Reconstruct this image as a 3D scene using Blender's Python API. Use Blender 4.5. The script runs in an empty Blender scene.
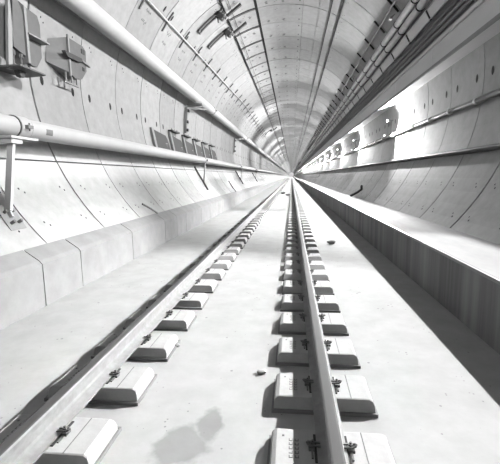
import bpy, bmesh, math, random
from mathutils import Vector, Matrix
random.seed(7)
C = bpy.context.scene.collection
PI = math.pi
H = 1.435                      # height of the lens above the track slab
CX, CZ, R = -0.22, 1.79 + H, 3.8
Y0, Y1 = -4.0, 150.0           # ring-by-ring lining; plain tube beyond
YEND = 620.0

# ------------------------------------------------------------------ materials
def mat(name, v, rough=.8, metal=0, var=.0, scale=6., spec=.12, bump=0., stretch=None, attr=False):
    m = bpy.data.materials.new(name); m.use_nodes = True
    nt = m.node_tree; b = nt.nodes['Principled BSDF']
    b.inputs['Base Color'].default_value = (v, v, v, 1)
    b.inputs['Roughness'].default_value = rough; b.inputs['Metallic'].default_value = metal
    b.inputs['Specular IOR Level'].default_value = spec
    if var or bump or attr:
        tc = nt.nodes.new('ShaderNodeTexCoord'); n = nt.nodes.new('ShaderNodeTexNoise')
        n.inputs['Scale'].default_value = scale; n.inputs['Detail'].default_value = 6; n.inputs['Roughness'].default_value = .65
        src = tc.outputs['Object']
        if stretch:
            mp = nt.nodes.new('ShaderNodeMapping'); mp.inputs['Scale'].default_value = stretch
            nt.links.new(src, mp.inputs['Vector']); src = mp.outputs['Vector']
        nt.links.new(src, n.inputs['Vector'])
        r = nt.nodes.new('ShaderNodeMapRange')
        r.inputs['From Min'].default_value = .3; r.inputs['From Max'].default_value = .7
        r.inputs['To Min'].default_value = v * (1 - var); r.inputs['To Max'].default_value = v * (1 + var)
        nt.links.new(n.outputs['Fac'], r.inputs['Value'])
        out = r.outputs['Result']
        if attr:
            a = nt.nodes.new('ShaderNodeAttribute'); a.attribute_name = 'tone'
            mu = nt.nodes.new('ShaderNodeMath'); mu.operation = 'MULTIPLY'
            nt.links.new(out, mu.inputs[0]); nt.links.new(a.outputs['Fac'], mu.inputs[1]); out = mu.outputs[0]
        nt.links.new(out, b.inputs['Base Color'])
        m['tone_out'] = 1
        if bump:
            bp = nt.nodes.new('ShaderNodeBump'); bp.inputs['Strength'].default_value = bump; bp.inputs['Distance'].default_value = .01
            nt.links.new(n.outputs['Fac'], bp.inputs['Height']); nt.links.new(bp.outputs['Normal'], b.inputs['Normal'])
    return m
def emit(name, v, s):
    m = bpy.data.materials.new(name); m.use_nodes = True
    b = m.node_tree.nodes['Principled BSDF']
    b.inputs['Base Color'].default_value = (v, v, v, 1)
    b.inputs['Emission Color'].default_value = (1, 1, 1, 1); b.inputs['Emission Strength'].default_value = s
    return m

def slab_mat():
    m = mat('slab_concrete', .215, .9, var=.09, scale=3.5, bump=.25)
    nt = m.node_tree; b = nt.nodes['Principled BSDF']
    base = b.inputs['Base Color'].links[0].from_socket
    tc = nt.nodes.new('ShaderNodeTexCoord')
    # loose dark grit scattered over the slab
    vo = nt.nodes.new('ShaderNodeTexVoronoi'); vo.inputs['Scale'].default_value = 16
    nt.links.new(tc.outputs['Object'], vo.inputs['Vector'])
    sz = nt.nodes.new('ShaderNodeTexNoise'); sz.inputs['Scale'].default_value = 3.0
    nt.links.new(tc.outputs['Object'], sz.inputs['Vector'])
    th = nt.nodes.new('ShaderNodeMapRange'); th.inputs['From Min'].default_value = .5; th.inputs['From Max'].default_value = .75
    th.inputs['To Min'].default_value = .0; th.inputs['To Max'].default_value = .26
    nt.links.new(sz.outputs['Fac'], th.inputs['Value'])
    lt = nt.nodes.new('ShaderNodeMath'); lt.operation = 'LESS_THAN'
    nt.links.new(vo.outputs['Distance'], lt.inputs[0]); nt.links.new(th.outputs['Result'], lt.inputs[1])
    # one damp patch between the rails, bottom of the view
    def blob(cx, cy, rx, ry):
        mp = nt.nodes.new('ShaderNodeMapping'); mp.vector_type = 'POINT'
        mp.inputs['Location'].default_value = (-cx / rx, -cy / ry, 0); mp.inputs['Scale'].default_value = (1 / rx, 1 / ry, 0)
        nt.links.new(tc.outputs['Object'], mp.inputs['Vector'])
        ln = nt.nodes.new('ShaderNodeVectorMath'); ln.operation = 'LENGTH'
        nt.links.new(mp.outputs['Vector'], ln.inputs[0]); return ln.outputs['Value']
    mn = nt.nodes.new('ShaderNodeMath'); mn.operation = 'MINIMUM'
    nt.links.new(blob(-.60, 1.85, .15, .17), mn.inputs[0]); nt.links.new(blob(-.475, 2.04, .08, .17), mn.inputs[1])
    wn = nt.nodes.new('ShaderNodeTexNoise'); wn.inputs['Scale'].default_value = 9; wn.inputs['Detail'].default_value = 4
    nt.links.new(tc.outputs['Object'], wn.inputs['Vector'])
    ad = nt.nodes.new('ShaderNodeMath'); ad.operation = 'MULTIPLY_ADD'; ad.inputs[1].default_value = 1.1
    nt.links.new(wn.outputs['Fac'], ad.inputs[0]); nt.links.new(mn.outputs[0], ad.inputs[2])
    st = nt.nodes.new('ShaderNodeMapRange'); st.inputs['From Min'].default_value = 1.35; st.inputs['From Max'].default_value = 1.65
    st.inputs['To Min'].default_value = .66; st.inputs['To Max'].default_value = 1
    nt.links.new(ad.outputs[0], st.inputs['Value'])
    mu = nt.nodes.new('ShaderNodeMath'); mu.operation = 'MULTIPLY'
    nt.links.new(base, mu.inputs[0]); nt.links.new(st.outputs['Result'], mu.inputs[1])
    gm = nt.nodes.new('ShaderNodeMath'); gm.operation = 'MULTIPLY_ADD'; gm.inputs[1].default_value = -.42; gm.inputs[2].default_value = 1
    nt.links.new(lt.outputs[0], gm.inputs[0])
    m2 = nt.nodes.new('ShaderNodeMath'); m2.operation = 'MULTIPLY'
    nt.links.new(mu.outputs[0], m2.inputs[0]); nt.links.new(gm.outputs[0], m2.inputs[1])
    nt.links.new(m2.outputs[0], b.inputs['Base Color'])
    return m

M = dict(
    lining=mat('lining_concrete', .23, .75, var=.10, scale=5, bump=.12, attr=True, spec=.1),
    groove=mat('groove_concrete', .02, .95, var=.2, scale=5),
    pocket=mat('pocket_dark', .018, .9),
    mark=mat('stencil_grey', .054, .9),
    slab=slab_mat(),
    bench=mat('bench_concrete', .145, .9, var=.12, scale=3, bump=.2),
    walkface=mat('walkway_face', .125, .9, var=.42, scale=2.2, stretch=(1, 1.6, .06)),
    walktop=mat('walkway_top', .149, .9, var=.12, scale=4, stretch=(1, .35, 1), bump=.15),
    steel=mat('bright_steel', .216, .3, metal=.85, var=.08, scale=30),
    railside=mat('dusty_rail', .135, .7, var=.16, scale=14),
    railband=mat('running_band', .045, .6, spec=.04),
    block=mat('block_concrete', .225, .85, var=.06, scale=22, bump=.12),
    boot=mat('rubber_boot', .12, .8),
    rubber=mat('rubber_pad', .027, .8),
    clip=mat('clip_steel', .10, .55, metal=.3),
    pipe=mat('pipe_white', .30, .55, var=.05, scale=3, spec=.15),
    collar=mat('collar_grey', .117, .4, metal=.2),
    darkline=mat('dark_rubber', .045, .7),
    galv=mat('galvanised_steel', .162, .5, metal=.15, var=.08, scale=9),
    boxgrey=mat('box_grey', .085, .6, var=.08, scale=9),
    boxlight=mat('box_light_grey', .12, .6, var=.08, scale=9),
    boxdark=mat('panel_grey', .036, .6),
    duct=mat('duct_grey', .40, .45, metal=.1, var=.08, scale=2, stretch=(1, .2, 1)),
    traygrey=mat('tray_grey', .45, .5, metal=.1, var=.15, scale=3),
    cable=mat('cable_black', .16, .6),
    wire=mat('wire_dark', .012, .6),
    conduit=mat('conduit_grey', .117, .5, metal=.1),
    hand=mat('cable_grey', .045, .6),
    stone=mat('stone_white', .225, .9), grit=mat('stone_grey', .17, .9),
    glass=emit('lamp_glass', .6, 1.5),
)

# ------------------------------------------------------------------ mesh helpers
class MB:
    def __init__(s): s.v = []; s.f = []; s.mi = []; s.tone = []; s.cur = 0; s.t = 1.0
    def add(s, vs, fs, mi=None, t=None):
        o = len(s.v); s.v += [tuple(p) for p in vs]
        for q in fs:
            s.f.append([i + o for i in q]); s.mi.append(s.cur if mi is None else mi); s.tone.append(s.t if t is None else t)
        return s
    def box(s, x0, x1, y0, y1, z0, z1, mi=None):
        v = [(x, y, z) for z in (z0, z1) for y in (y0, y1) for x in (x0, x1)]
        return s.add(v, [(0, 2, 3, 1), (4, 5, 7, 6), (0, 1, 5, 4), (2, 6, 7, 3), (0, 4, 6, 2), (1, 3, 7, 5)], mi)
    def frame(s, o, ax, ay, az, mi=None):       # oriented box: centre and three half-axis vectors
        o = Vector(o); ax, ay, az = Vector(ax), Vector(ay), Vector(az)
        v = [o + ax * i + ay * j + az * k for k in (-1, 1) for j in (-1, 1) for i in (-1, 1)]
        return s.add(v, [(0, 2, 3, 1), (4, 5, 7, 6), (0, 1, 5, 4), (2, 6, 7, 3), (0, 4, 6, 2), (1, 3, 7, 5)], mi)
    def bar(s, a, b, w, h, up=(0, 0, 1), mi=None):
        a, b = Vector(a), Vector(b); d = (b - a); L = d.length; d.normalize(); up = Vector(up)
        if abs(d.dot(up.normalized())) > .98: up = Vector((1, 0, 0))
        x = d.cross(up).normalized(); z = x.cross(d)
        return s.frame((a + b) / 2, d * (L / 2), x * (w / 2), z * (h / 2), mi)
    def tube(s, pts, r, n=12, caps=True, mi=None):
        pts = [Vector(p) for p in pts]; vs = []; k = len(pts)
        rr = r if isinstance(r, (list, tuple)) else [r] * k
        up = None
        for i, p in enumerate(pts):
            d = (pts[min(i + 1, k - 1)] - pts[max(i - 1, 0)]).normalized()
            if up is None:
                up = Vector((0, 0, 1)) if abs(d.z) < .9 else Vector((1, 0, 0))
            x = d.cross(up).normalized(); z = x.cross(d).normalized(); up = z
            vs += [p + (x * math.cos(2 * PI * j / n) + z * math.sin(2 * PI * j / n)) * rr[i] for j in range(n)]
        fs = [(i * n + j, i * n + (j + 1) % n, (i + 1) * n + (j + 1) % n, (i + 1) * n + j) for i in range(k - 1) for j in range(n)]
        if caps: fs += [tuple(range(n - 1, -1, -1)), tuple((k - 1) * n + j for j in range(n))]
        return s.add(vs, fs, mi)
    def prism(s, poly, axis, a, b, mi=None):    # poly of 2-tuples; axis 0: (y,z) 1: (x,z) 2: (x,y)
        def P(p, t): return ((t, p[0], p[1]), (p[0], t, p[1]), (p[0], p[1], t))[axis]
        n = len(poly); v = [P(p, a) for p in poly] + [P(p, b) for p in poly]
        return s.add(v, [(i, (i + 1) % n, n + (i + 1) % n, n + i) for i in range(n)] + [tuple(range(n - 1, -1, -1)), tuple(range(n, 2 * n))], mi)
    def disc(s, c, n, r1, r2, k=10, mi=None):   # thin raised/recessed pocket cap: centre, normal, radii
        n = Vector(n).normalized(); y = Vector((0, 1, 0)); t = n.cross(y).normalized(); c = Vector(c)
        ring = [c + y * (r1 * math.cos(2 * PI * i / k)) + t * (r2 * math.sin(2 * PI * i / k)) for i in range(k)]
        ins = [p - n * .004 for p in ring]
        return s.add(ring + ins, [tuple(range(k))] + [(i, k + i, k + (i + 1) % k, (i + 1) % k) for i in range(k)], mi)
    def build(s, name, mats, parent=None, smooth=False, loc=None):
        me = bpy.data.meshes.new(name); me.from_pydata(s.v, [], s.f)
        if not isinstance(mats, (list, tuple)): mats = [mats]
        for m in mats: me.materials.append(m)
        me.polygons.foreach_set('material_index', s.mi)
        at = me.attributes.new('tone', 'FLOAT', 'FACE'); at.data.foreach_set('value', s.tone)
        bm = bmesh.new(); bm.from_mesh(me); bmesh.ops.recalc_face_normals(bm, faces=bm.faces); bm.to_mesh(me); bm.free()
        if smooth:
            me.polygons.foreach_set('use_smooth', [True] * len(me.polygons))
            me.set_sharp_from_angle(angle=math.radians(40))
        o = bpy.data.objects.new(name, me); C.objects.link(o)
        if parent: o.parent = parent
        if loc: o.location = loc
        return o
def tag(o, label=None, cat=None, group=None, kind=None):
    if label: o['label'] = label
    if cat: o['category'] = cat
    if group: o['group'] = group
    if kind: o['kind'] = kind
    return o
def empty(name, loc, label, cat, group=None, rot=None):
    o = bpy.data.objects.new(name, None); C.objects.link(o); o.location = loc; o.empty_display_size = .2
    if rot: o.rotation_euler = rot
    return tag(o, label, cat, group)
def copy_tree(o, parent=None):
    c = o.copy(); C.objects.link(c)
    if parent: c.parent = parent
    for ch in [x for x in list(o.children)]: copy_tree(ch, c)
    return c
def arc(th, r, y):
    t = math.radians(th); return (CX + r * math.cos(t), y, CZ + r * math.sin(t))
ORD = ['nearest', 'second', 'third', 'fourth', 'fifth', 'sixth', 'seventh', 'eighth', 'ninth', 'tenth', 'eleventh', 'twelfth',
       'thirteenth', 'fourteenth', 'fifteenth', 'sixteenth', 'seventeenth', 'eighteenth', 'nineteenth', 'twentieth']

# ------------------------------------------------------------------ lining
TILT = .63 / 7.6
def jy(k, x): return 5.86 + 1.5 * k + TILT * (x + 3.9)
SEG = {'wall_right': [(-45.5, -21.5), (-21.5, 30)], 'ceiling': [(30, 81), (81, 103.5), (103.5, 119), (119, 134)],
       'wall_left': [(134, 163), (163, 203.4), (203.4, 223.5)]}
T = .075
def panel(mb, t0, t1, k, g0, g1, gy0, gy1, far):
    n = max(2, int((t1 - t0) / (9 if far else 3.5)))
    a0, a1 = t0 + g0, t1 - g1
    tone = random.uniform(.90, 1.06); rows = []
    for i in range(n + 1):
        th = a0 + (a1 - a0) * i / n
        x = arc(th, R, 0)[0]
        y0, y1 = jy(k, x) + gy0, jy(k + 1, x) - gy1
        rows.append([arc(th, R, y0), arc(th, R, y1), arc(th, R + T, y0), arc(th, R + T, y1)])
    v = [p for r in rows for p in r]; f = []
    for i in range(n):
        a, b = 4 * i, 4 * i + 4
        f += [(a, a + 1, b + 1, b), (a, b, b + 2, a + 2), (a + 1, a + 3, b + 3, b + 1)]
    f += [(0, 2, 3, 1), (4 * n, 4 * n + 1, 4 * n + 3, 4 * n + 2)]
    mb.add(v, f, 0, tone)
rng = random.Random(3)
kmin, kmax = -7, int((Y1 - 5.86) / 1.5)
gaps = {k: rng.choice([.008, .010, .014, .018]) for k in range(kmin, kmax + 2)}
for k in gaps:
    if k > 8: gaps[k] *= 1.5
gaps[0] = .022; gaps[1] = .013; gaps[2] = .010; gaps[3] = .018; gaps[-1] = .014
for name, segs in SEG.items():
    mb = MB()
    for k in range(kmin, kmax):
        far = k > 25
        for (t0, t1) in segs:
            g0 = g1 = .09
            gy0, gy1 = gaps[k], gaps[k + 1]
            if t0 == 103.5: g0 = 1.3; gy0 = gy1 = .095; g1 = .1
            if t1 == 203.4 or t0 == 203.4: g0, g1 = (g0, .2) if t1 == 203.4 else (.2, g1)
            if t1 == 30 or t0 == 30 or t1 == 134 or t0 == 134: g0, g1 = (.0 if t0 in (30, 134) else g0), (.0 if t1 in (30, 134) else g1)
            panel(mb, t0, t1, k, g0, g1, gy0, gy1, far)
        if k < 40:
            pk = {'wall_left': (183, 140.7, 168.5, 210, 218), 'ceiling': (82.6, 111, 122.5, 60, 94), 'wall_right': (.4, -32, -41)}[name]
            for th in pk:
                for s in (0, 1):
                    x = arc(th, R, 0)[0]; y = (jy(k, x) + .29) if s == 0 else (jy(k + 1, x) - .31)
                    big = th in (183, 140.7, .4)
                    r1, r2 = (.045, .08) if big else ((.055, .02) if th == 82.6 else (.014, .016))
                    p = Vector(arc(th, R - .004, y)); t = math.radians(th)
                    mb.disc(p, (-math.cos(t), 0, -math.sin(t)), r1, r2, mi=2)
                    if not big and th not in (82.6,) and k < 12:
                        p = Vector(arc(th + .9, R - .004, y + .07)); mb.disc(p, (-math.cos(t), 0, -math.sin(t)), .012, .014, mi=2)
            # faint stencilled marks, too small to read in the photograph
            if name == 'ceiling' and k > 2:
                for th in (91, 99, 108.5, 114):
                    x = arc(th, R, 0)[0]
                    for j in range(4):
                        y = jy(k, x) + (.45 if th > 103 else 1.18) + j * .05; t = math.radians(th + rng.uniform(-.5, .5))
                        p = Vector(arc(math.degrees(t), R - .003, y)); mb.disc(p, (-math.cos(t), 0, -math.sin(t)), .016, .05, 6, mi=3)
            if name == 'wall_left' and k > 0:
                for th in (146, 150):
                    x = arc(th, R, 0)[0]
                    for j in range(5):
                        y = jy(k, x) + .5 + j * .06; t = math.radians(th + rng.uniform(-.4, .4))
                        p = Vector(arc(math.degrees(t), R - .003, y)); mb.disc(p, (-math.cos(t), 0, -math.sin(t)), .014, .035, 6, mi=3)
    # dark backing of the joints, then the plain tube far away
    t0, t1 = segs[0][0], segs[-1][1]; n = int((t1 - t0) / 3)
    v = []
    for i in range(n + 1):
        th = t0 + (t1 - t0) * i / n
        v += [arc(th, R + .045, Y0 - 1.6), arc(th, R + .045, Y1 + .5), arc(th, R + .3, Y0 - 1.6), arc(th, R + .3, Y1 + .5)]
    f = []
    for i in range(n):
        a, b = 4 * i, 4 * i + 4; f += [(a, a + 1, b + 1, b), (a + 2, b + 2, b + 3, a + 3), (a, b, b + 2, a + 2), (a + 1, a + 3, b + 3, b + 1)]
    mb.add(v, f, 1)
    v = []
    for i in range(n + 1):
        th = t0 + (t1 - t0) * i / n
        v += [arc(th, R, Y1 - 1.), arc(th, R, YEND), arc(th, R + .3, Y1 - 1.), arc(th, R + .3, YEND)]
    mb.add(v, f, 0)
    o = mb.build(name, [M['lining'], M['groove'], M['pocket'], M['mark']])
    for p in o.data.polygons: p.use_smooth = False
    tag(o, kind='structure')

# ------------------------------------------------------------------ slab, bench, walkway
mb = MB(); mb.box(-2.95, 1.8, -2, YEND, -.3, 0)
tag(mb.build('floor', M['slab']), kind='structure')
mb = MB()          # left bench: upright face cut by joints, then a sloping top up to the lining
ys = [-2, 1.2, 2.6, 4.0, 4.8, 6.5, 8.3, 9.2, 10.05, 11.8, 13.1] + [13.1 + 1.5 * i for i in range(1, 60)] + [YEND]
for a, b in zip(ys[:-1], ys[1:]):
    mb.prism([(-2.8, 0), (-2.8, .49), (-2.835, .53), (-3.2, .78), (-3.6, .78), (-3.6, 0)], 1, a + .008, b - .008, 0)
mb.prism([(-2.83, 0), (-2.83, .50), (-3.2, .765), (-3.5, .765), (-3.5, 0)], 1, -2, YEND, 1)
tag(mb.build('trim_1', [M['bench'], M['groove']]), kind='structure')
mb = MB()
NX, NZ = 1.65, .575
mb.prism([(NX, 0), (NX, NZ - .024), (NX + .036, NZ - .024), (NX + .036, NZ), (3.1, NZ), (3.1, 0)], 1, -2, YEND, 0)
o = mb.build('trim_2', [M['walkface'], M['walktop']])
for p in o.data.polygons:
    if p.normal.z > .5: p.material_index = 1
tag(o, kind='structure')
mb = MB()          # steel angle along the walkway edge, with the dark slot behind it
mb.prism([(NX - .008, NZ - .022), (NX - .008, NZ + .008), (NX + .016, NZ + .008), (NX + .016, NZ - .022)], 1, -2, 200, 0)
mb.prism([(NX + .016, NZ - .03), (NX + .016, NZ + .003), (NX + .036, NZ + .003), (NX + .036, NZ - .03)], 1, -2, 200, 1)
tag(mb.build('trim_3', [M['galv'], M['darkline']]), kind='structure')

# ------------------------------------------------------------------ rails
ZB = .100; ZR = .250          # underside of rail foot, running surface
XL, XR = -1.290, .196
def rail(x, label):
    half = [(.072, 0), (.072, .010), (.045, .017), (.014, .030), (.009, .045), (.009, .095), (.017, .106), (.034, .112), (.036, .138), (.030, .147), (.020, .1495)]
    poly = [(px, z) for px, z in half] + [(-px, z) for px, z in reversed(half)]
    mb = MB(); n = len(poly)
    for a, b in ((-2.0, 600.0),):
        mb.prism([(x + px, ZB + z) for px, z in poly], 1, a, b, 0)
    i0 = len(half) - 1
    for fi, f in enumerate(mb.f):
        if fi in (i0,): mb.mi[fi] = 1
        elif fi in (i0 - 1, i0 + 1): mb.mi[fi] = 1
    o = mb.build('running_rail', [M['railside'], M['railband']])
    return tag(o, label, 'rail', 'running rails')
rail(XL, 'left steel running rail carried on concrete blocks, left of the damp patch')
rail(XR, 'right steel running rail carried on concrete blocks, nearer the dark walkway wall')

# ------------------------------------------------------------------ sleeper blocks
BX, BH = .306, .09
def block_mesh():
    mb = MB()
    prof = [(-BX, 0), (-BX + .003, BH - .035), (-BX + .012, BH - .012), (-BX + .034, BH), (BX - .034, BH), (BX - .012, BH - .012), (BX - .003, BH - .035), (BX, 0)]
    n = len(prof); vs = []
    for (yb, yt, sh) in ((-.168, -.148, 0), (-.148, -.140, 1), (.148, .140, 1), (.168, .148, 0)):
        for px, z in prof:
            k = z / BH; y = yb + (yt - yb) * k
            if sh: y = yb + (yt - yb) * k
            vs.append((px, y, z))
    # simple loft: front outline -> back outline, with small bevel on the top edges
    F = [(px, -.168 + .022 * (z / BH), z) for px, z in prof]; B = [(px, .168 - .022 * (z / BH), z) for px, z in prof]
    F2 = [(px, y + (.008 if z > BH - .02 else 0), z + (.004 if z > BH - .02 else 0)) for px, y, z in F]
    B2 = [(px, y - (.008 if z > BH - .02 else 0), z + (.004 if z > BH - .02 else 0)) for px, y, z in B]
    vs = F + F2 + B2 + B
    fs = []
    for r in range(3):
        fs += [(r * n + i, r * n + i + 1, (r + 1) * n + i + 1, (r + 1) * n + i) for i in range(n - 1)]
    fs += [tuple(range(n)), tuple(3 * n + i for i in range(n - 1, -1, -1)), (0, n, 2 * n, 3 * n, 4 * n - 1, 3 * n - 1, 2 * n - 1, n - 1)]
    mb.add(vs, fs, 0)
    return mb
def make_block(x, y, label, group):
    t = empty('sleeper_block', (x, y, 0), label, 'sleeper block', group)
    block_mesh().build('concrete_body', M['block'], t)
    b = MB(); b.box(-BX - .012, BX + .012, -.182, -.1685, 0, .022); b.box(-BX - .012, BX + .012, .1685, .182, 0, .022)
    b.box(-BX - .012, -BX - .0005, -.1685, .1685, 0, .022); b.box(BX + .0005, BX + .012, -.1685, .1685, 0, .022)
    b.build('rubber_boot', M['boot'], t)
    p = MB(); p.box(-.085, .085, -.10, .10, BH + .004, ZB - .0005); p.build('rail_pad', M['rubber'], t)
    for s in (-1, 1):
        c = MB()      # spring clip: small shoulder, two toes on the foot, curved arm
        c.box(min(s * .082, s * .112), max(s * .082, s * .112), -.022, .022, BH + .004, BH + .018)
        c.bar((s * .054, -.013, ZB + .017), (s * .104, -.013, ZB + .020), .010, .007)
        c.bar((s * .054, .013, ZB + .017), (s * .104, .013, ZB + .020), .010, .007)
        c.tube([(s * .100, -.013, ZB + .018), (s * .116, -.008, ZB + .024), (s * .120, 0, ZB + .026), (s * .116, .008, ZB + .024), (s * .100, .013, ZB + .018)], .006, 6)
        c.bar((s * .095, -.02, BH + .008), (s * .095, -.075, BH + .008), .010, .008)
        co = c.build('rail_clip', M['clip'], t)
        k = MB(); k.tube([(s * .092, 0, BH + .014), (s * .092, 0, ZB + .040)], .006, 8); k.tube([(s * .092, 0, ZB + .018), (s * .092, 0, ZB + .030)], .012, 6)
        k.build('bolt', M['clip'], co)
    m = MB()          # cast marks on the top, two short columns (not legible in the photograph)
    r2 = random.Random(1)
    for col in (-.21, -.18):
        for j in range(5):
            yy = -.075 + j * .03
            m.box(col, col + .02, yy, yy + .005, BH + .0035, BH + .0052)
            if r2.random() < .8: m.box(col, col + .005, yy, yy + .018, BH + .0035, BH + .0052)
            m.box(col + .016, col + .02, yy, yy + .018, BH + .0035, BH + .0052)
    m.build('cast_mark', M['boxgrey'], t)
    m = MB(); m.box(-.245, -.233, .08, .092, BH + .0035, BH + .006); m.build('cast_dot', M['boxgrey'], t)
    g = MB(); g.box(.162, .167, -.14, .14, BH + .0035, BH + .0055); g.build('score_line', M['boxgrey'], t)
    return t
NEAR, TOT = 18, 140
proto = None; far_me = None
for side, x in (('left', XL), ('right', XR)):
    first = -1
    for k in range(first, TOT):
        y = 2.37 + .6 * k; i = k - first
        if i < NEAR:
            lab = f'{ORD[i]} concrete sleeper block under the {side} rail, counted from the bottom of the picture'
            grp = f'sleeper blocks under the {side} rail'
            if proto is None: proto = o = make_block(x, y, lab, grp)
            else:
                o = copy_tree(proto); o.location = (x, y, 0); o['label'] = lab; o['group'] = grp
        else:
            if far_me is None:
                far_me = block_mesh().build('sleeper_block', M['block']); o = far_me
            else:
                o = far_me.copy(); C.objects.link(o)
            o.location = (x, y, 0)
            tag(o, f'small distant concrete sleeper block in the run under the {side} rail, past the near eighteen', 'sleeper block', f'far sleeper blocks under the {side} rail')
mb = MB()
for x in (XL, XR):
    for k in range(TOT, TOT + 400):
        y = 2.37 + .6 * k; mb.box(x - BX, x + BX, y - .16, y + .16, .0005, BH)
tag(mb.build('sleeper_block', M['block']), 'farthest sleeper blocks merging together near the vanishing point', 'sleeper blocks', kind='stuff')

# ------------------------------------------------------------------ left wall pipes
def pipe(cx, cz, r, joints, label, name='water_pipe'):
    t = empty(name, (cx, -2, cz), label, 'pipe', 'white pipes on the left wall')
    m = MB(); m.tube([(0, 0, 0), (0, 40, 0), (0, 600, 0)], r, 40); m.build('pipe_barrel', M['pipe'], t, True)
    for y in joints:
        c = MB(); yy = y + 2
        c.tube([(0, yy - .10, 0), (0, yy + .10, 0)], r + .016, 40); c.build('coupling', M['pipe'], t, True)
        for d in (-.105, .105):
            g = MB(); g.tube([(0, yy + d - .008, 0), (0, yy + d + .008, 0)], r + .010, 40); g.build('gasket_ring', M['darkline'], t, True)
        b = MB(); b.box(r + .005, r + .06, yy - .05, yy + .05, -.02, .02); b.tube([(r + .04, yy, -.05), (r + .04, yy, .05)], .01, 8); b.build('coupling_bolt', M['collar'], t)
    return t
PLX, PLZ, PLR = -3.47, H + .665, .128
PUX, PUZ, PUR = -3.50, H + 2.90, .178
pl = pipe(PLX, PLZ, PLR, [4.72, 15.3, 26, 37], 'lower thinner white pipe running the length of the left wall')
pu = pipe(PUX, PUZ, PUR, [17.4, 30, 44], 'upper thicker white pipe high along the left wall')
lm = MB(); lm.prism([(-.05, 7.1), (.05, 7.1), (.05, 7.26), (-.05, 7.26)], 2, 0, .001)
s = MB(); n = 6
vs = []
for i in range(n + 1):
    a = math.radians(-12 + 36 * i / n - 14); vs += [((PLR + .0015) * math.cos(a), 7.12, (PLR + .0015) * math.sin(a)), ((PLR + .0015) * math.cos(a), 7.27, (PLR + .0015) * math.sin(a))]
s.add(vs, [(2 * i, 2 * i + 1, 2 * i + 3, 2 * i + 2) for i in range(n)]); s.build('stencil_patch', M['collar'], pl)

def wall_x(z): return CX - math.sqrt(R * R - (z - CZ) ** 2)
def low_bracket(y, label):
    t = empty('pipe_bracket', (wall_x(H + .2), y, .9), label, 'pipe bracket', 'brackets under the lower pipe')
    bx, bz = wall_x(H + .2), .9
    def L(x, z, yy=0): return (x - bx, yy, z - bz)
    a = MB(); z = PLZ - PLR - .02
    a.bar(L(wall_x(z) + .02, z, .42), L(PLX + .17, z, .42), .50, .03); a.bar(L(wall_x(z) + .02, z - .045, .3), L(PLX + .14, z - .045, .3), .20, .05); a.build('arm', M['pipe'], t)
    u = MB()
    u.bar(L(PLX + .06, z - .07, .30), L(wall_x(1.08) + .07, 1.08, -.02), .08, .04, (0, 1, 0)); u.bar(L(wall_x(1.6) + .04, 1.6, .12), L(wall_x(1.0) + .04, 1.0, -.02), .07, .03, (0, 1, 0)); u.build('upright', M['pipe'], t)
    b = MB(); x0 = wall_x(1.12); x1 = wall_x(.88)
    b.bar(L(x0 + .015, 1.14), L(x1 + .015, .86), .26, .02, (1, 0, 0)); b.build('base_plate', M['galv'], t)
    for dy in (-.06, .06):
        for zz in (1.06, .94):
            q = MB(); q.tube([L(wall_x(zz) + .02, zz, dy), L(wall_x(zz) + .07, zz + .03, dy)], .02, 8); q.build('anchor_bolt', M['clip'], t)
    h = MB(); h.tube([L(PLX + (PLR + .012) * math.cos(q * PI / 10), PLZ + (PLR + .012) * math.sin(q * PI / 10)) for q in range(-5, 16)], .012, 6); h.build('pipe_strap', M['galv'], t)
    return t
low_bracket(4.2, 'white steel bracket carrying the lower pipe at the left edge of the picture')
def knee(y, label):
    t = empty('pipe_brace', (wall_x(1.6), y, 1.3), label, 'pipe bracket', 'braces under the lower pipe')
    bx, bz = wall_x(1.6), 1.3
    def L(x, z, yy=0): return (x - bx, yy, z - bz)
    z = PLZ - PLR - .02
    a = MB(); a.bar(L(wall_x(z), z), L(PLX + .16, z), .08, .04); a.build('arm', M['galv'], t)
    d = MB(); d.bar(L(wall_x(z - .1) + .02, z - .1), L(wall_x(.95) + .03, .95), .06, .05, (0, 1, 0)); d.build('wall_post', M['boxgrey'], t)
    d = MB(); d.bar(L(PLX + .14, z - .03), L(wall_x(1.2) + .04, 1.2), .05, .04, (0, 1, 0)); d.build('diagonal', M['galv'], t)
    return t
knee(14.9, 'dark braced bracket under the lower pipe below the row of grey wall panels')
knee(26, 'second braced bracket along the lower pipe, far beyond the grey wall panels')
knee(37, 'third and smallest braced bracket along the lower pipe near the tunnel end')
def up_bracket(y, label):
    t = empty('pipe_hanger', (wall_x(4.0), y, 3.2), label, 'pipe bracket', 'hangers of the upper pipe')
    bx, bz = wall_x(4.0), 3.2
    def L(x, z, yy=0): return (x - bx, yy, z - bz)
    p = MB(); p.bar(L(wall_x(3.1) + .06, 3.1), L(wall_x(4.05) + .06, 4.05), .16, .08, (1, 0, 0)); p.build('wall_post', M['galv'], t)
    for z in (3.2, 3.5, 3.9):
        q = MB(); q.frame(L(wall_x(z) + .14, z), (.035, 0, 0), (0, .06, 0), (0, 0, .05)); q.build('clamp_block', M['boxdark'], t)
    for dz, yy in ((.0, .55), (0, 1.2)):
        d = MB(); d.bar(L(wall_x(4.0) + .1, 4.0, .05), L(PUX + .1, PUZ - PUR - .02, yy), .04, .04); d.build('strut', M['galv'], t)
    a = MB(); a.bar(L(wall_x(PUZ) + .0, PUZ - PUR - .03), L(PUX + .2, PUZ - PUR - .03), .1, .04); a.build('arm', M['galv'], t)
    return t
up_bracket(14.6, 'bolted post and struts hanging the upper pipe above the grey wall panels')
up_bracket(27, 'far post and struts hanging the upper pipe, smaller of the two in view')

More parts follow.
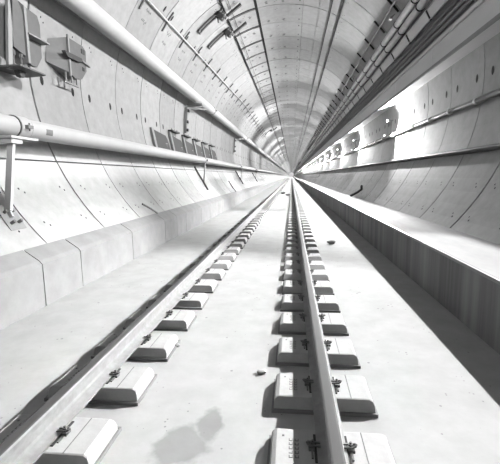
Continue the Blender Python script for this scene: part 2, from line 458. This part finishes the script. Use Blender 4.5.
# ------------------------------------------------------------------ wall cabinets, left
def cabinet_a():
    t = empty('cable_cabinet', (-3.98, 5.3, 2.9), 'open grey cable cabinet with two cover plates and a hanging shelf, top left corner', 'cabinet')
    bx, by, bz = -3.98, 5.3, 2.9
    def P(mb, poly, x0, x1): return mb.prism([(y - by, z - bz) for y, z in poly], 0, x0 - bx, x1 - bx)
    m = MB(); P(m, [(5.06, 2.92), (5.14, 2.92), (5.28, 4.05), (5.2, 4.05)], -3.80, -3.76); m.build('side_frame', M['galv'], t)
    m = MB(); P(m, [(5.20, 3.24), (5.44, 3.18), (5.45, 3.78), (5.36, 3.90), (5.22, 3.88)], -3.80, -3.76); m.build('cover_plate', M['boxgrey'], t)
    m = MB(); P(m, [(5.62, 3.18), (5.66, 3.13), (5.80, 3.13), (5.93, 3.30), (5.95, 3.78), (5.90, 3.90), (5.62, 3.92)], -3.90, -3.84); m.build('cover_plate', M['boxgrey'], t)
    m = MB(); P(m, [(5.46, 3.78), (5.62, 3.78), (5.88, 3.90), (5.46, 3.97)], -3.98, -3.86); m.build('top_flap', M['boxdark'], t)
    m = MB(); P(m, [(5.46, 3.1), (5.51, 3.1), (5.51, 3.86), (5.46, 3.86)], -3.95, -3.74); m.build('post', M['galv'], t)
    m = MB(); m.box(-3.97 - bx, -3.72 - bx, 5.50 - by, 5.98 - by, 3.50 - bz, 3.52 - bz); m.build('shelf', M['galv'], t)
    m = MB(); P(m, [(5.52, 3.30), (5.62, 3.30), (5.66, 3.46), (5.52, 3.49)], -3.97, -3.85); m.build('gusset', M['boxdark'], t)
    for y in (5.22, 5.38):
        m = MB(); m.tube([(-3.80 - bx, y - by, 3.2 - bz), (-3.80 - bx, y - by, 2.96 - bz)], .018, 8); m.tube([(-3.80 - bx, y - by, 3.2 - bz), (-3.80 - bx, y - by, 3.14 - bz)], .034, 8); m.build('hanger_rod', M['boxgrey'], t)
    m = MB(); m.prism([(-4.0 - bx, 5.02 - by), (-3.56 - bx, 5.02 - by), (-3.56 - bx, 5.56 - by), (-3.9 - bx, 5.62 - by), (-4.0 - bx, 5.4 - by)], 2, 2.935 - bz, 2.955 - bz); m.build('bottom_shelf', M['boxgrey'], t)
    m = MB(); P(m, [(5.14, 2.92), (5.30, 2.92), (5.25, 2.84), (5.18, 2.84)], -3.75, -3.68); m.build('lug', M['boxdark'], t)
    return t
cabinet_a()
def cabinet_b():
    t = empty('junction_box', (-4.0, 6.8, 3.2), 'faceted grey junction box with a slotted front shelf, right of the corner cabinet', 'junction box')
    bx, by, bz = -4.0, 6.8, 3.2
    def P(mb, poly, x0, x1): return mb.prism([(y - by, z - bz) for y, z in poly], 0, x0 - bx, x1 - bx)
    m = MB(); P(m, [(6.62, 3.26), (6.78, 3.20), (7.02, 3.24), (7.2, 3.42), (7.22, 3.78), (7.12, 3.84), (6.65, 3.84)], -4.0, -3.80); m.build('front_panel', M['boxgrey'], t)
    m = MB()
    m.add([(-4.0 - bx, 6.28 - by, 3.36 - bz), (-3.80 - bx, 6.61 - by, 3.26 - bz), (-3.80 - bx, 6.63 - by, 3.84 - bz), (-4.0 - bx, 6.32 - by, 3.72 - bz),
           (-4.0 - bx, 6.61 - by, 3.26 - bz), (-4.0 - bx, 6.63 - by, 3.84 - bz)], [(0, 1, 2, 3), (0, 4, 1), (3, 2, 5), (1, 4, 5, 2), (0, 3, 5, 4)])
    m.build('side_panel', M['boxlight'], t)
    m = MB(); m.box(-3.80 - bx, -3.775 - bx, 6.60 - by, 6.64 - by, 3.2 - bz, 3.88 - bz); m.build('edge_strip', M['galv'], t)
    m = MB(); P(m, [(6.42, 3.56), (6.95, 3.58), (7.0, 3.53), (6.85, 3.49), (6.5, 3.48)], -3.80, -3.74); m.build('slot', M['boxdark'], t)
    m = MB(); m.bar((-3.78 - bx, 6.98 - by, 3.56 - bz), (-3.78 - bx, 7.28 - by, 3.52 - bz), .05, .02); m.build('shelf_lip', M['galv'], t)
    for ya, yb, za, zb in ((7.05, 7.16, 3.70, 3.78), (7.06, 7.12, 3.40, 3.46)):
        m = MB(); m.box(-3.80 - bx, -3.79 - bx, ya - by, yb - by, za - bz, zb - bz); m.build('latch', M['boxdark'], t)
    m = MB()
    for y in (6.56, 6.74, 6.9): m.bar((-3.84 - bx, y - by, 3.08 - bz), (-3.84 - bx, y - by, 3.26 - bz), .03, .02)
    m.bar((-3.84 - bx, 6.5 - by, 3.09 - bz), (-3.84 - bx, 6.95 - by, 3.09 - bz), .03, .025); m.build('bottom_frame', M['galv'], t)
    return t
cabinet_b()
ws = [11.05, 12.75, 14.3, 15.85, 17.4, 19.0]
wl = ['first and largest grey wall panel above the lower pipe, without a flat bar over it', 'second grey wall panel above the lower pipe, next to the largest one',
      'third grey wall panel above the lower pipe, below the bolted pipe post', 'fourth grey wall panel above the lower pipe, middle of the shrinking row',
      'fifth grey wall panel above the lower pipe, last but one of the row', 'sixth and smallest grey wall panel above the lower pipe, end of the row']
def wall_panel(y, first, label):
    t = empty('wall_panel', (-4.02, y, 2.2), label, 'panel', 'row of grey wall panels')
    def put(m, name, mt):        # lean every piece against the curved lining
        m.v = [(x + wall_x(z + 2.2) + 4.02, yy, z) for x, yy, z in m.v]; m.build(name, mt, t)
    m = MB(); m.prism([(0, 0), (0, -.1), (1.22, -.1), (1.22, .42), (1.05, .55), (0, .62)], 0, .005, .06); put(m, 'panel_plate', M['boxdark'])
    m = MB(); m.box(.061, .075, .85, 1.05, .28, .31); m.box(.061, .075, .93, .96, .2, .30); put(m, 'latch', M['collar'])
    m = MB(); m.box(.005, .065, -.16, -.006, -.1, .66 if first else .74); put(m, 'edge_post', M['galv'])
    if not first:
        m = MB(); m.box(.005, .16, -.16, .70, .745, .79); put(m, 'flat_bar', M['boxdark'])
        m = MB(); m.box(.005, .05, .06, .3, .60, .74); put(m, 'bar_foot', M['boxgrey'])
    return t
pan = None
for i, y in enumerate(ws):
    if i < 2: pan = wall_panel(y, i == 0, wl[i])
    else:
        o = copy_tree(pan); o.location.y = y; o['label'] = wl[i]

# ------------------------------------------------------------------ thin conduit on the left shoulder, with a cross bar at each ring
t = empty('thin_conduit', (-3.4, 4, CZ), 'thin pale conduit slanting across the upper left lining with short cross bars', 'conduit')
def cpt(y):
    y = max(y, -2); th = 143.7 - 8.6 * min(1., max(-.5, (y - 9.33) / 15.7)); return arc(th, R - .06, y)
m = MB(); m.tube([Vector(cpt(y)) - t.location for y in [-2, 2, 5, 9.3, 14, 19, 25, 40, 70, 140]], .022, 10); m.build('conduit_tube', M['pipe'], t, True)
for k in range(2, 26):
    y = jy(k, -3.0) + .12; p = Vector(cpt(y)); th = math.degrees(math.atan2(p.z - CZ, p.x - CX))
    m = MB()
    for a in range(3):
        m.bar(Vector(arc(th - 4.2 + a * 2.8, R - .025, y)) - t.location, Vector(arc(th - 1.4 + a * 2.8, R - .025, y)) - t.location, .035, .04, (0, 1, 0))
    m.build('cross_bar', M['boxgrey'], t)

# ------------------------------------------------------------------ overhead wires and brackets
def wire(name, th0, th1, r, mt, label, y0=-2, y1=300, rad=None, grp='overhead wires'):
    pts = [(th0, y0), (th0 + (th1 - th0) * .5, 14), (th1, 30), (th1, y1)]
    m = MB(); m.tube([arc(a, rad or (R - .05), y) for a, y in pts], r, 8)
    return tag(m.build(name, mt, None, True), label, 'wire', grp)
wire('overhead_wire', 67, 67, .018, M['wire'], 'thinner dark wire along the crown, left of the thick one')
wire('overhead_wire', 62.3, 61.5, .028, M['wire'], 'thick dark wire along the crown, next to the lit ceiling edge')
wire('overhead_wire', 72.5, 71.8, .006, M['cable'], 'faintest thin line along the ceiling between the joint and the dark wires')
wire('overhead_wire', 120.6, 117.5, .030, M['wire'], 'dark wire passing the two big ceiling brackets, outer of the pair')
wire('overhead_wire', 116.6, 115.5, .010, M['wire'], 'thin dark wire crossing the deep key grooves, inner of the pair')
def ceil_bracket(y, label, big=True):
    t = empty('ceiling_bracket', arc(125, R, y), label, 'bracket', 'ceiling brackets')
    o = Vector(t.location)
    def A(th, r, yy): return Vector(arc(th, r, yy)) - o
    a0, a1 = (120, 134.5) if big else (119, 127)
    n = 8
    for d in (-.09, .09):
        m = MB()
        for i in range(n):
            m.bar(A(a0 + (a1 - a0) * i / n, R - .04, y + d), A(a0 + (a1 - a0) * (i + 1) / n, R - .04, y + d), .05, .06, (0, 1, 0))
        m.build('rail_channel', M['boxgrey'], t)
    m = MB(); m.bar(A(a1, R - .04, y - .12), A(a1, R - .04, y + .12), .06, .06); m.build('end_tie', M['boxgrey'], t)
    m = MB(); m.frame(A(122.5, R - .10, y), (.13, 0, -.075), (0, .12, 0), (-.035, 0, -.06)); m.build('mounting_plate', M['boxdark'], t)
    m = MB(); m.tube([A(121, R - .15, y), A(120, R - .30, y)], .05, 10); m.tube([A(120.6, R - .2, y), A(120.4, R - .22, y)], .08, 10); m.build('insulator', M['cable'], t)
    m = MB(); m.tube([A(123.5, R - .12, y), A(124.5, R - .24, y + .05)], .035, 8); m.build('pulley', M['cable'], t)
    m = MB(); m.bar(A(119.5, R - .20, y + .1), A(111, R - .10, y + .1), .10, .07); m.build('cross_arm', M['boxdark'], t)
    return t
ceil_bracket(12.55, 'big dark ceiling bracket with a cross arm at the top edge of the picture')
ceil_bracket(14.0, 'big dark ceiling bracket just below the one at the top edge')
ceil_bracket(43, 'tiny dark ceiling bracket far down the tunnel, left of the crown')

# ------------------------------------------------------------------ trays and ducts, upper right
def lin(name, poly, mt, label, cat, y0=-2, y1=600, grp=None):
    m = MB(); m.prism(poly, 1, y0, y1); return tag(m.build(name, mt), label, cat, grp)
t = empty('signal_conduit', arc(41.8, R - .07, -2), 'thin grey conduit with bolted saddles, topmost on the right shoulder', 'conduit')
m = MB(); m.tube([(0, 0, 0), (0, 300, 0)], .028, 8); m.build('conduit_tube', M['conduit'], t, True)
for k in range(0, 40):
    m = MB(); q = Vector(arc(45.5, R - .02, 0)) - Vector(arc(41.8, R - .07, 0)); q2 = Vector(arc(38.5, R - .02, 0)) - Vector(arc(41.8, R - .07, 0))
    yy = jy(k, 2.6) + 2.1
    m.bar((q.x, yy, q.z), (q2.x, yy, q2.z), .05, .03, (0, 1, 0)); m.build('saddle', M['wire'], t)
for th, r, lab in ((35.3, .085, 'upper pale cable pipe under the bolted conduit on the right shoulder'), (32.1, .085, 'middle pale cable pipe on the right shoulder'),):
    t = empty('cable_pipe', arc(th, R - .13, -2), lab, 'pipe', 'cable pipes on the right shoulder')
    m = MB(); m.tube([(0, 0, 0), (0, 600, 0)], r, 20); m.build('pipe_barrel', M['traygrey'], t, True)
    for k in range(1, 28):
        m = MB(); yy = jy(k, 2.9) + 2.3; m.tube([(0, yy - .02, 0), (0, yy + .02, 0)], r + .014, 20); m.build('clamp', M['wire'], t)
c = Vector(arc(27.5, R - .15, -2)); t = empty('cable_tray', c, 'flat pale cable tray with dark rungs beside the cable pipes', 'cable tray')
th = math.radians(27.5); tv = Vector((-math.sin(th), 0, math.cos(th))); nv = Vector((-math.cos(th), 0, -math.sin(th)))
m = MB(); m.frame(Vector((0, 300, 0)) + nv * .03, tv * .10, (0, 300, 0), nv * .008); m.build('tray_bed', M['duct'], t)
for s in (-1, 1):
    m = MB(); m.frame(Vector((0, 300, 0)) + tv * (.105 * s) + nv * .03, tv * .006, (0, 300, 0), nv * .03); m.build('side_flange', M['traygrey'], t)
for k in range(0, 45):
    m = MB(); yy = jy(k, 3.1) + 2; m.frame(Vector((0, yy, 0)) + nv * .04, tv * .13, (0, .03, 0), nv * .012); m.build('rung', M['wire'], t)
for i, (th, rr, rad, lab) in enumerate(((24.2, R - .08, .035, 'black cable nearest the pale tray in the dark bundle above the duct'), (22.6, R - .07, .04, 'middle black cable of the dark bundle above the duct'), (21.0, R - .07, .045, 'lowest black cable of the dark bundle, right against the duct'))):
    m = MB(); m.tube([arc(th, rr, -2), arc(th, rr, 600)], rad, 10); tag(m.build('power_cable', M['cable'], None, True), lab, 'cable', 'dark cables above the duct')
# big duct along the right wall
DX, DZ0, DZ1 = 3.06, H + 2.26, H + 2.78
t = empty('cable_duct', (3.5, -2, H + 2.4), 'big pale boxed duct running along the upper right wall', 'duct')
def dp(poly): return [(x - 3.5, z - (H + 2.4)) for x, z in poly]
m = MB(); m.prism(dp([(DX, DZ0), (DX, DZ1), (3.46, DZ1 + .28), (3.48, DZ1 + .24), (3.6, H + 2.5), (3.56, H + 2.38)]), 1, 0, 600); m.build('duct_body', M['duct'], t)
m = MB(); m.prism(dp([(DX - .035, DZ1 - .07), (DX - .035, DZ1 + .01), (DX - .001, DZ1 + .03), (DX - .001, DZ1 - .07)]), 1, 0, 600); m.build('upper_flange', M['duct'], t)
m = MB(); m.prism(dp([(DX - .03, DZ0 - .012), (DX - .03, DZ0 + .06), (DX - .001, DZ0 + .06), (DX - .001, DZ0 - .012)]), 1, 0, 600); m.build('lower_flange', M['galv'], t)
for k in range(0, 40):
    yy = 2 + 9.3 + (k - 3) * 3.0
    m = MB(); m.box(DX - .006 - 3.5, DX - 3.5 - .001, yy - .02, yy + .02, DZ0 + .062 - H - 2.4, DZ1 - .072 - H - 2.4); m.build('seam_strip', M['traygrey'], t)

# lower right: lighting conduit with joints, and a dark cable
PCX, PCZ = 3.44, H + 1.335
t = empty('lighting_conduit', (PCX, -2, PCZ), 'pale jointed conduit feeding the lamps along the right wall', 'conduit')
m = MB(); m.tube([(0, 0, 0), (0, 600, 0)], .055, 16); m.build('conduit_tube', M['conduit'], t, True)
for y in [7.9 + 1.25 * i for i in range(0, 30)]:
    m = MB(); m.tube([(0, y + 2 - .03, 0), (0, y + 2 + .03, 0)], .066, 16); m.build('joint_collar', M['traygrey'], t, True)
for k in range(0, 20):
    m = MB(); y = jy(k * 2, 3.5) + .5 + 2; m.box(.02, .2, y - .03, y + .03, -.03, .03); m.build('wall_clip', M['boxgrey'], t)
m = MB(); m.tube([arc(-21.6, R - .055, -2), arc(-21.9, R - .055, 600)], .052, 12); tag(m.build('ground_cable', M['hand'], None, True), 'thick dark cable low along the right wall above the walkway', 'cable')

# ------------------------------------------------------------------ lamps
def optic(l, q, kind):
    """Lens of a luminaire: how its brightness depends on the direction it shines in (like a measured photometric curve)."""
    l.use_nodes = True; nt = l.node_tree; em = nt.nodes['Emission']; inv = q.inverted()
    tc = nt.nodes.new('ShaderNodeTexCoord')
    def dot(v):
        d = nt.nodes.new('ShaderNodeVectorMath'); d.operation = 'DOT_PRODUCT'; d.inputs[1].default_value = inv @ (Vector(v) * SGN)
        nt.links.new(tc.outputs['Normal'], d.inputs[0]); return d.outputs['Value']
    def op(o, a, b=None):
        m = nt.nodes.new('ShaderNodeMath'); m.operation = o
        for k, x in enumerate((a, b)):
            if x is None: continue
            if isinstance(x, (int, float)): m.inputs[k].default_value = x
            else: nt.links.new(x, m.inputs[k])
        return m.outputs[0]
    def step(x, a, b, lo=0., hi=1.):
        w = nt.nodes.new('ShaderNodeMapRange'); w.inputs['From Min'].default_value = a; w.inputs['From Max'].default_value = b
        w.inputs['To Min'].default_value = lo; w.inputs['To Max'].default_value = hi
        nt.links.new(x, w.inputs['Value']); return w.outputs['Result']
    dx, dy, dz = dot((1, 0, 0)), dot((0, 1, 0)), dot((0, 0, 1))
    ax, az = op('ABSOLUTE', dx), op('ABSOLUTE', dz)
    if kind == 'track':      # lights the slab evenly, sharp cut-off above, nothing back along the tunnel or on its own wall
        k = op('MINIMUM', op('POWER', az, -3.4), 11.); k = op('MULTIPLY', k, step(az, .12, .58, .10, 1))
        k = op('MULTIPLY', k, step(op('ADD', dz, op('MULTIPLY', ax, .205)), -.01, .01, 1, 0))
        k = op('MULTIPLY', k, step(op('ADD', dx, op('MULTIPLY', az, .35)), -.03, .03, 1, 0))
        k = op('MULTIPLY', k, step(op('SUBTRACT', dy, op('MULTIPLY', ax, .40)), -.12, .12, 1, 0))
    else:                    # 'wall': a band on the opposite wall between two cut-off lines
        k = step(op('ADD', dz, op('MULTIPLY', ax, .63)), -.05, .02, 0, 1)
        k = op('MULTIPLY', k, step(op('SUBTRACT', dz, op('MULTIPLY', ax, .40)), -.12, .12, 1, 0))
    nt.links.new(k, em.inputs['Strength'])
SGN = 1
def spot(parent, loc, d, power, size, blend, rad, name, kind=None):
    l = bpy.data.lights.new(name, 'SPOT'); l.energy = power; l.spot_size = math.radians(size); l.spot_blend = blend; l.shadow_soft_size = rad
    o = bpy.data.objects.new(name, l); C.objects.link(o); o.parent = parent; o.location = loc
    o.rotation_mode = 'QUATERNION'; o.rotation_quaternion = Vector(d).normalized().to_track_quat('-Z', 'Y')
    if kind: optic(l, o.rotation_quaternion.copy(), kind)
    return o
PA, PB, PC, PU = 850, 2150, 1800, 1100
def wall_lamp(y, label, power, wash=PC):
    t = empty('wall_lamp', (3.30, y, H + 1.85), label, 'lamp', 'lamps on the right wall')
    m = MB(); m.prism([(-.03, .02), (.05, .02), (.05, .10), (-.03, .10)], 2, -.05, .05); m.build('lamp_housing', M['boxlight'], t)
    m = MB(); m.tube([(0, .019, 0), (0, -.005, 0), (0, -.022, 0)], [.026, .024, .012], 14); m.build('lamp_glass', M['glass'], t, True)
    m = MB(); m.box(.052, .20, .03, .09, -.02, .02); m.bar((.14, .06, -.02), (.14, .06, -.46), .03, .03); m.bar((.14, .06, -.44), (-.06, .06, -.50), .03, .03); m.build('lamp_arm', M['boxlight'], t)
    m = MB(); m.tube([(-.08, .10, -.50), (-.08, .03, -.50), (-.08, -.03, -.50)], [.03, .035, .02], 12); m.build('lower_bulb', M['glass'], t, True)
    spot(t, (0, -.06, 0), (-.92, -.38, -.10), power, 150, .2, .02, 'lamp_light', 'track')
    spot(t, (-.03, -.12, -.50), (-.42, -.25, .88), PU * power / PA, 98, .5, .02, 'lamp_light')
    if wash: spot(t, (-.08, -.10, -.50), (.22, -1, .06), wash, 120, 1.0, .05, 'lamp_light')
    return t
def flood(y, label, power, size=130):  # lamp row added to light the left wall and pipes from above
    t = empty('added_flood_lamp', (2.48, y, H + 3.95), label, 'lamp', 'added flood lamps below the cable pipes')
    m = MB(); m.box(.02, .08, -.05, .05, -.03, .03); m.build('lamp_housing', M['boxlight'], t)
    m = MB(); m.box(.006, .0195, -.04, .04, -.022, .022); m.build('lamp_glass', M['traygrey'], t)
    m = MB(); m.bar((.06, 0, .02), (.14, 0, .10), .03, .02); m.build('lamp_arm', M['boxlight'], t)
    spot(t, (-.015, 0, 0), (-1, 0, -.18), power, size, .6, .02, 'lamp_light', 'wall')
    return t
ly = [-2.1, 5.3] + [14.2 + 7.45 * i for i in range(0, 16)] + [133.4 + 14.9 * i for i in range(0, 33)]
for i, y in enumerate(ly):
    n = i - 2
    lab = ('lamp on the right wall conduit beside the viewer' if i == 0 else 'lamp on the right wall conduit just right of the picture') if i < 2 else \
        (f'{["first", "second", "third", "fourth", "fifth", "sixth"][n]} glowing lamp on the right wall conduit, counted from the viewer' if n < 6 else 'distant glowing lamp in the row on the right wall, past the sixth')
    wall_lamp(y, lab, PA if i < 18 else 2 * PA, PC if i < 3 else PC * .45 if i < 18 else 0)
fy = [-1.5 + 6.2 * j for j in range(0, 5)] + [32 + 12.5 * j for j in range(0, 8)] + [145 + 25 * j for j in range(0, 17)]
for i, y in enumerate(fy):
    lab = f'{ORD[i]} small added flood lamp under the cable pipes at upper right, counted from the viewer' if i < 8 else 'distant tiny added flood lamp under the cable pipes, past the eighth'
    flood(y, lab, PB * (1 if i < 5 else 1.7 if i < 13 else 3), 130 if i < 5 else 96 if i < 13 else 130)

# ------------------------------------------------------------------ odds and ends
def stub(y, dy, h, label):
    m = MB(); m.tube([(-3.12, y, .78 + h), (-3.04, y + dy * .45, .75 + h * .35), (-2.985, y + dy, .66)], .02, 8)
    return tag(m.build('bent_pipe_stub', M['boxgrey'], None, True), label, 'pipe stub', 'bent stubs on the left bench')
stub(7.85, .5, .12, 'short bent dark stub on the left bench slope, nearest one')
stub(19.3, 1.5, .45, 'short bent dark stub on the left bench beneath the pipes, farther one')
m = MB(); m.tube([(2.62, 15.0, 1.02), (2.66, 15.2, .9), (2.55, 15.6, .75), (2.42, 16.2, .61)], .045, 8); tag(m.build('bent_hose', M['boxdark'], None, True), 'dark bent hose standing against the lining on the right walkway', 'hose')
def stone(x, y, r, mt, label, grp='loose stones on the slab'):
    bm = bmesh.new(); bmesh.ops.create_icosphere(bm, subdivisions=2, radius=1)
    rr = random.Random(int(x * 100 + y * 10))
    for v in bm.verts: v.co *= rr.uniform(.8, 1.1)
    me = bpy.data.meshes.new('stone'); bm.to_mesh(me); bm.free(); me.materials.append(mt)
    me.transform(Matrix.Diagonal((r * 1.3, r, r * .6, 1)))
    zmin = min(v.co.z for v in me.vertices)
    o = bpy.data.objects.new('stone', me); C.objects.link(o); o.location = (x, y, -zmin); return tag(o, label, 'stone', grp)
stone(.84, 8.2, .07, M['stone'], 'white stone lying on the slab right of the right rail')
stone(-.22, 2.66, .028, M['block'], 'small pebble beside the third block of the right rail')
stone(-.69, 31.5, .16, M['grit'], 'left grey lump of rubble between the far rails')
stone(-.25, 28.6, .16, M['grit'], 'right grey lump of rubble between the far rails')
stone(-.98, 3.05, .03, M['grit'], 'dark pebble just right of the left rail blocks')

# ------------------------------------------------------------------ camera
F = 386.6; VPX, VPY = 291.5, 176.0
a, b = (VPX - 250) / F, -(VPY - 232) / F
Yc = Vector((a, b, 1)).normalized()
Zc = Vector((0, 1, 0)); Zc = (Zc - Yc * Yc.dot(Zc)).normalized()
Xc = Vector((Yc.y * Zc.z - Yc.z * Zc.y, Yc.z * Zc.x - Yc.x * Zc.z, Yc.x * Zc.y - Yc.y * Zc.x))
if Xc.x < 0: Xc = -Xc
right = Vector((Xc.x, Yc.x, Zc.x)); up = Vector((Xc.y, Yc.y, Zc.y)); fwd = Vector((Xc.z, Yc.z, Zc.z))
cam = bpy.data.cameras.new('camera'); co = bpy.data.objects.new('camera', cam); C.objects.link(co)
cam.sensor_fit = 'HORIZONTAL'; cam.sensor_width = 36; cam.lens = F / 500 * 36; cam.clip_start = .02; cam.clip_end = 2000
m4 = Matrix((right, up, -fwd)).transposed().to_4x4(); m4.translation = Vector((0, 0, H)); co.matrix_world = m4
sc = bpy.context.scene; sc.camera = co

w = bpy.data.worlds.new('world'); sc.world = w; w.use_nodes = True
w.node_tree.nodes['Background'].inputs['Color'].default_value = (.8, .8, .8, 1); w.node_tree.nodes['Background'].inputs['Strength'].default_value = .6
sc.view_settings.view_transform = 'Standard'; sc.view_settings.look = 'None'; sc.view_settings.gamma = 1
sc.view_settings.use_curve_mapping = False; sc.view_settings.exposure = 0.36
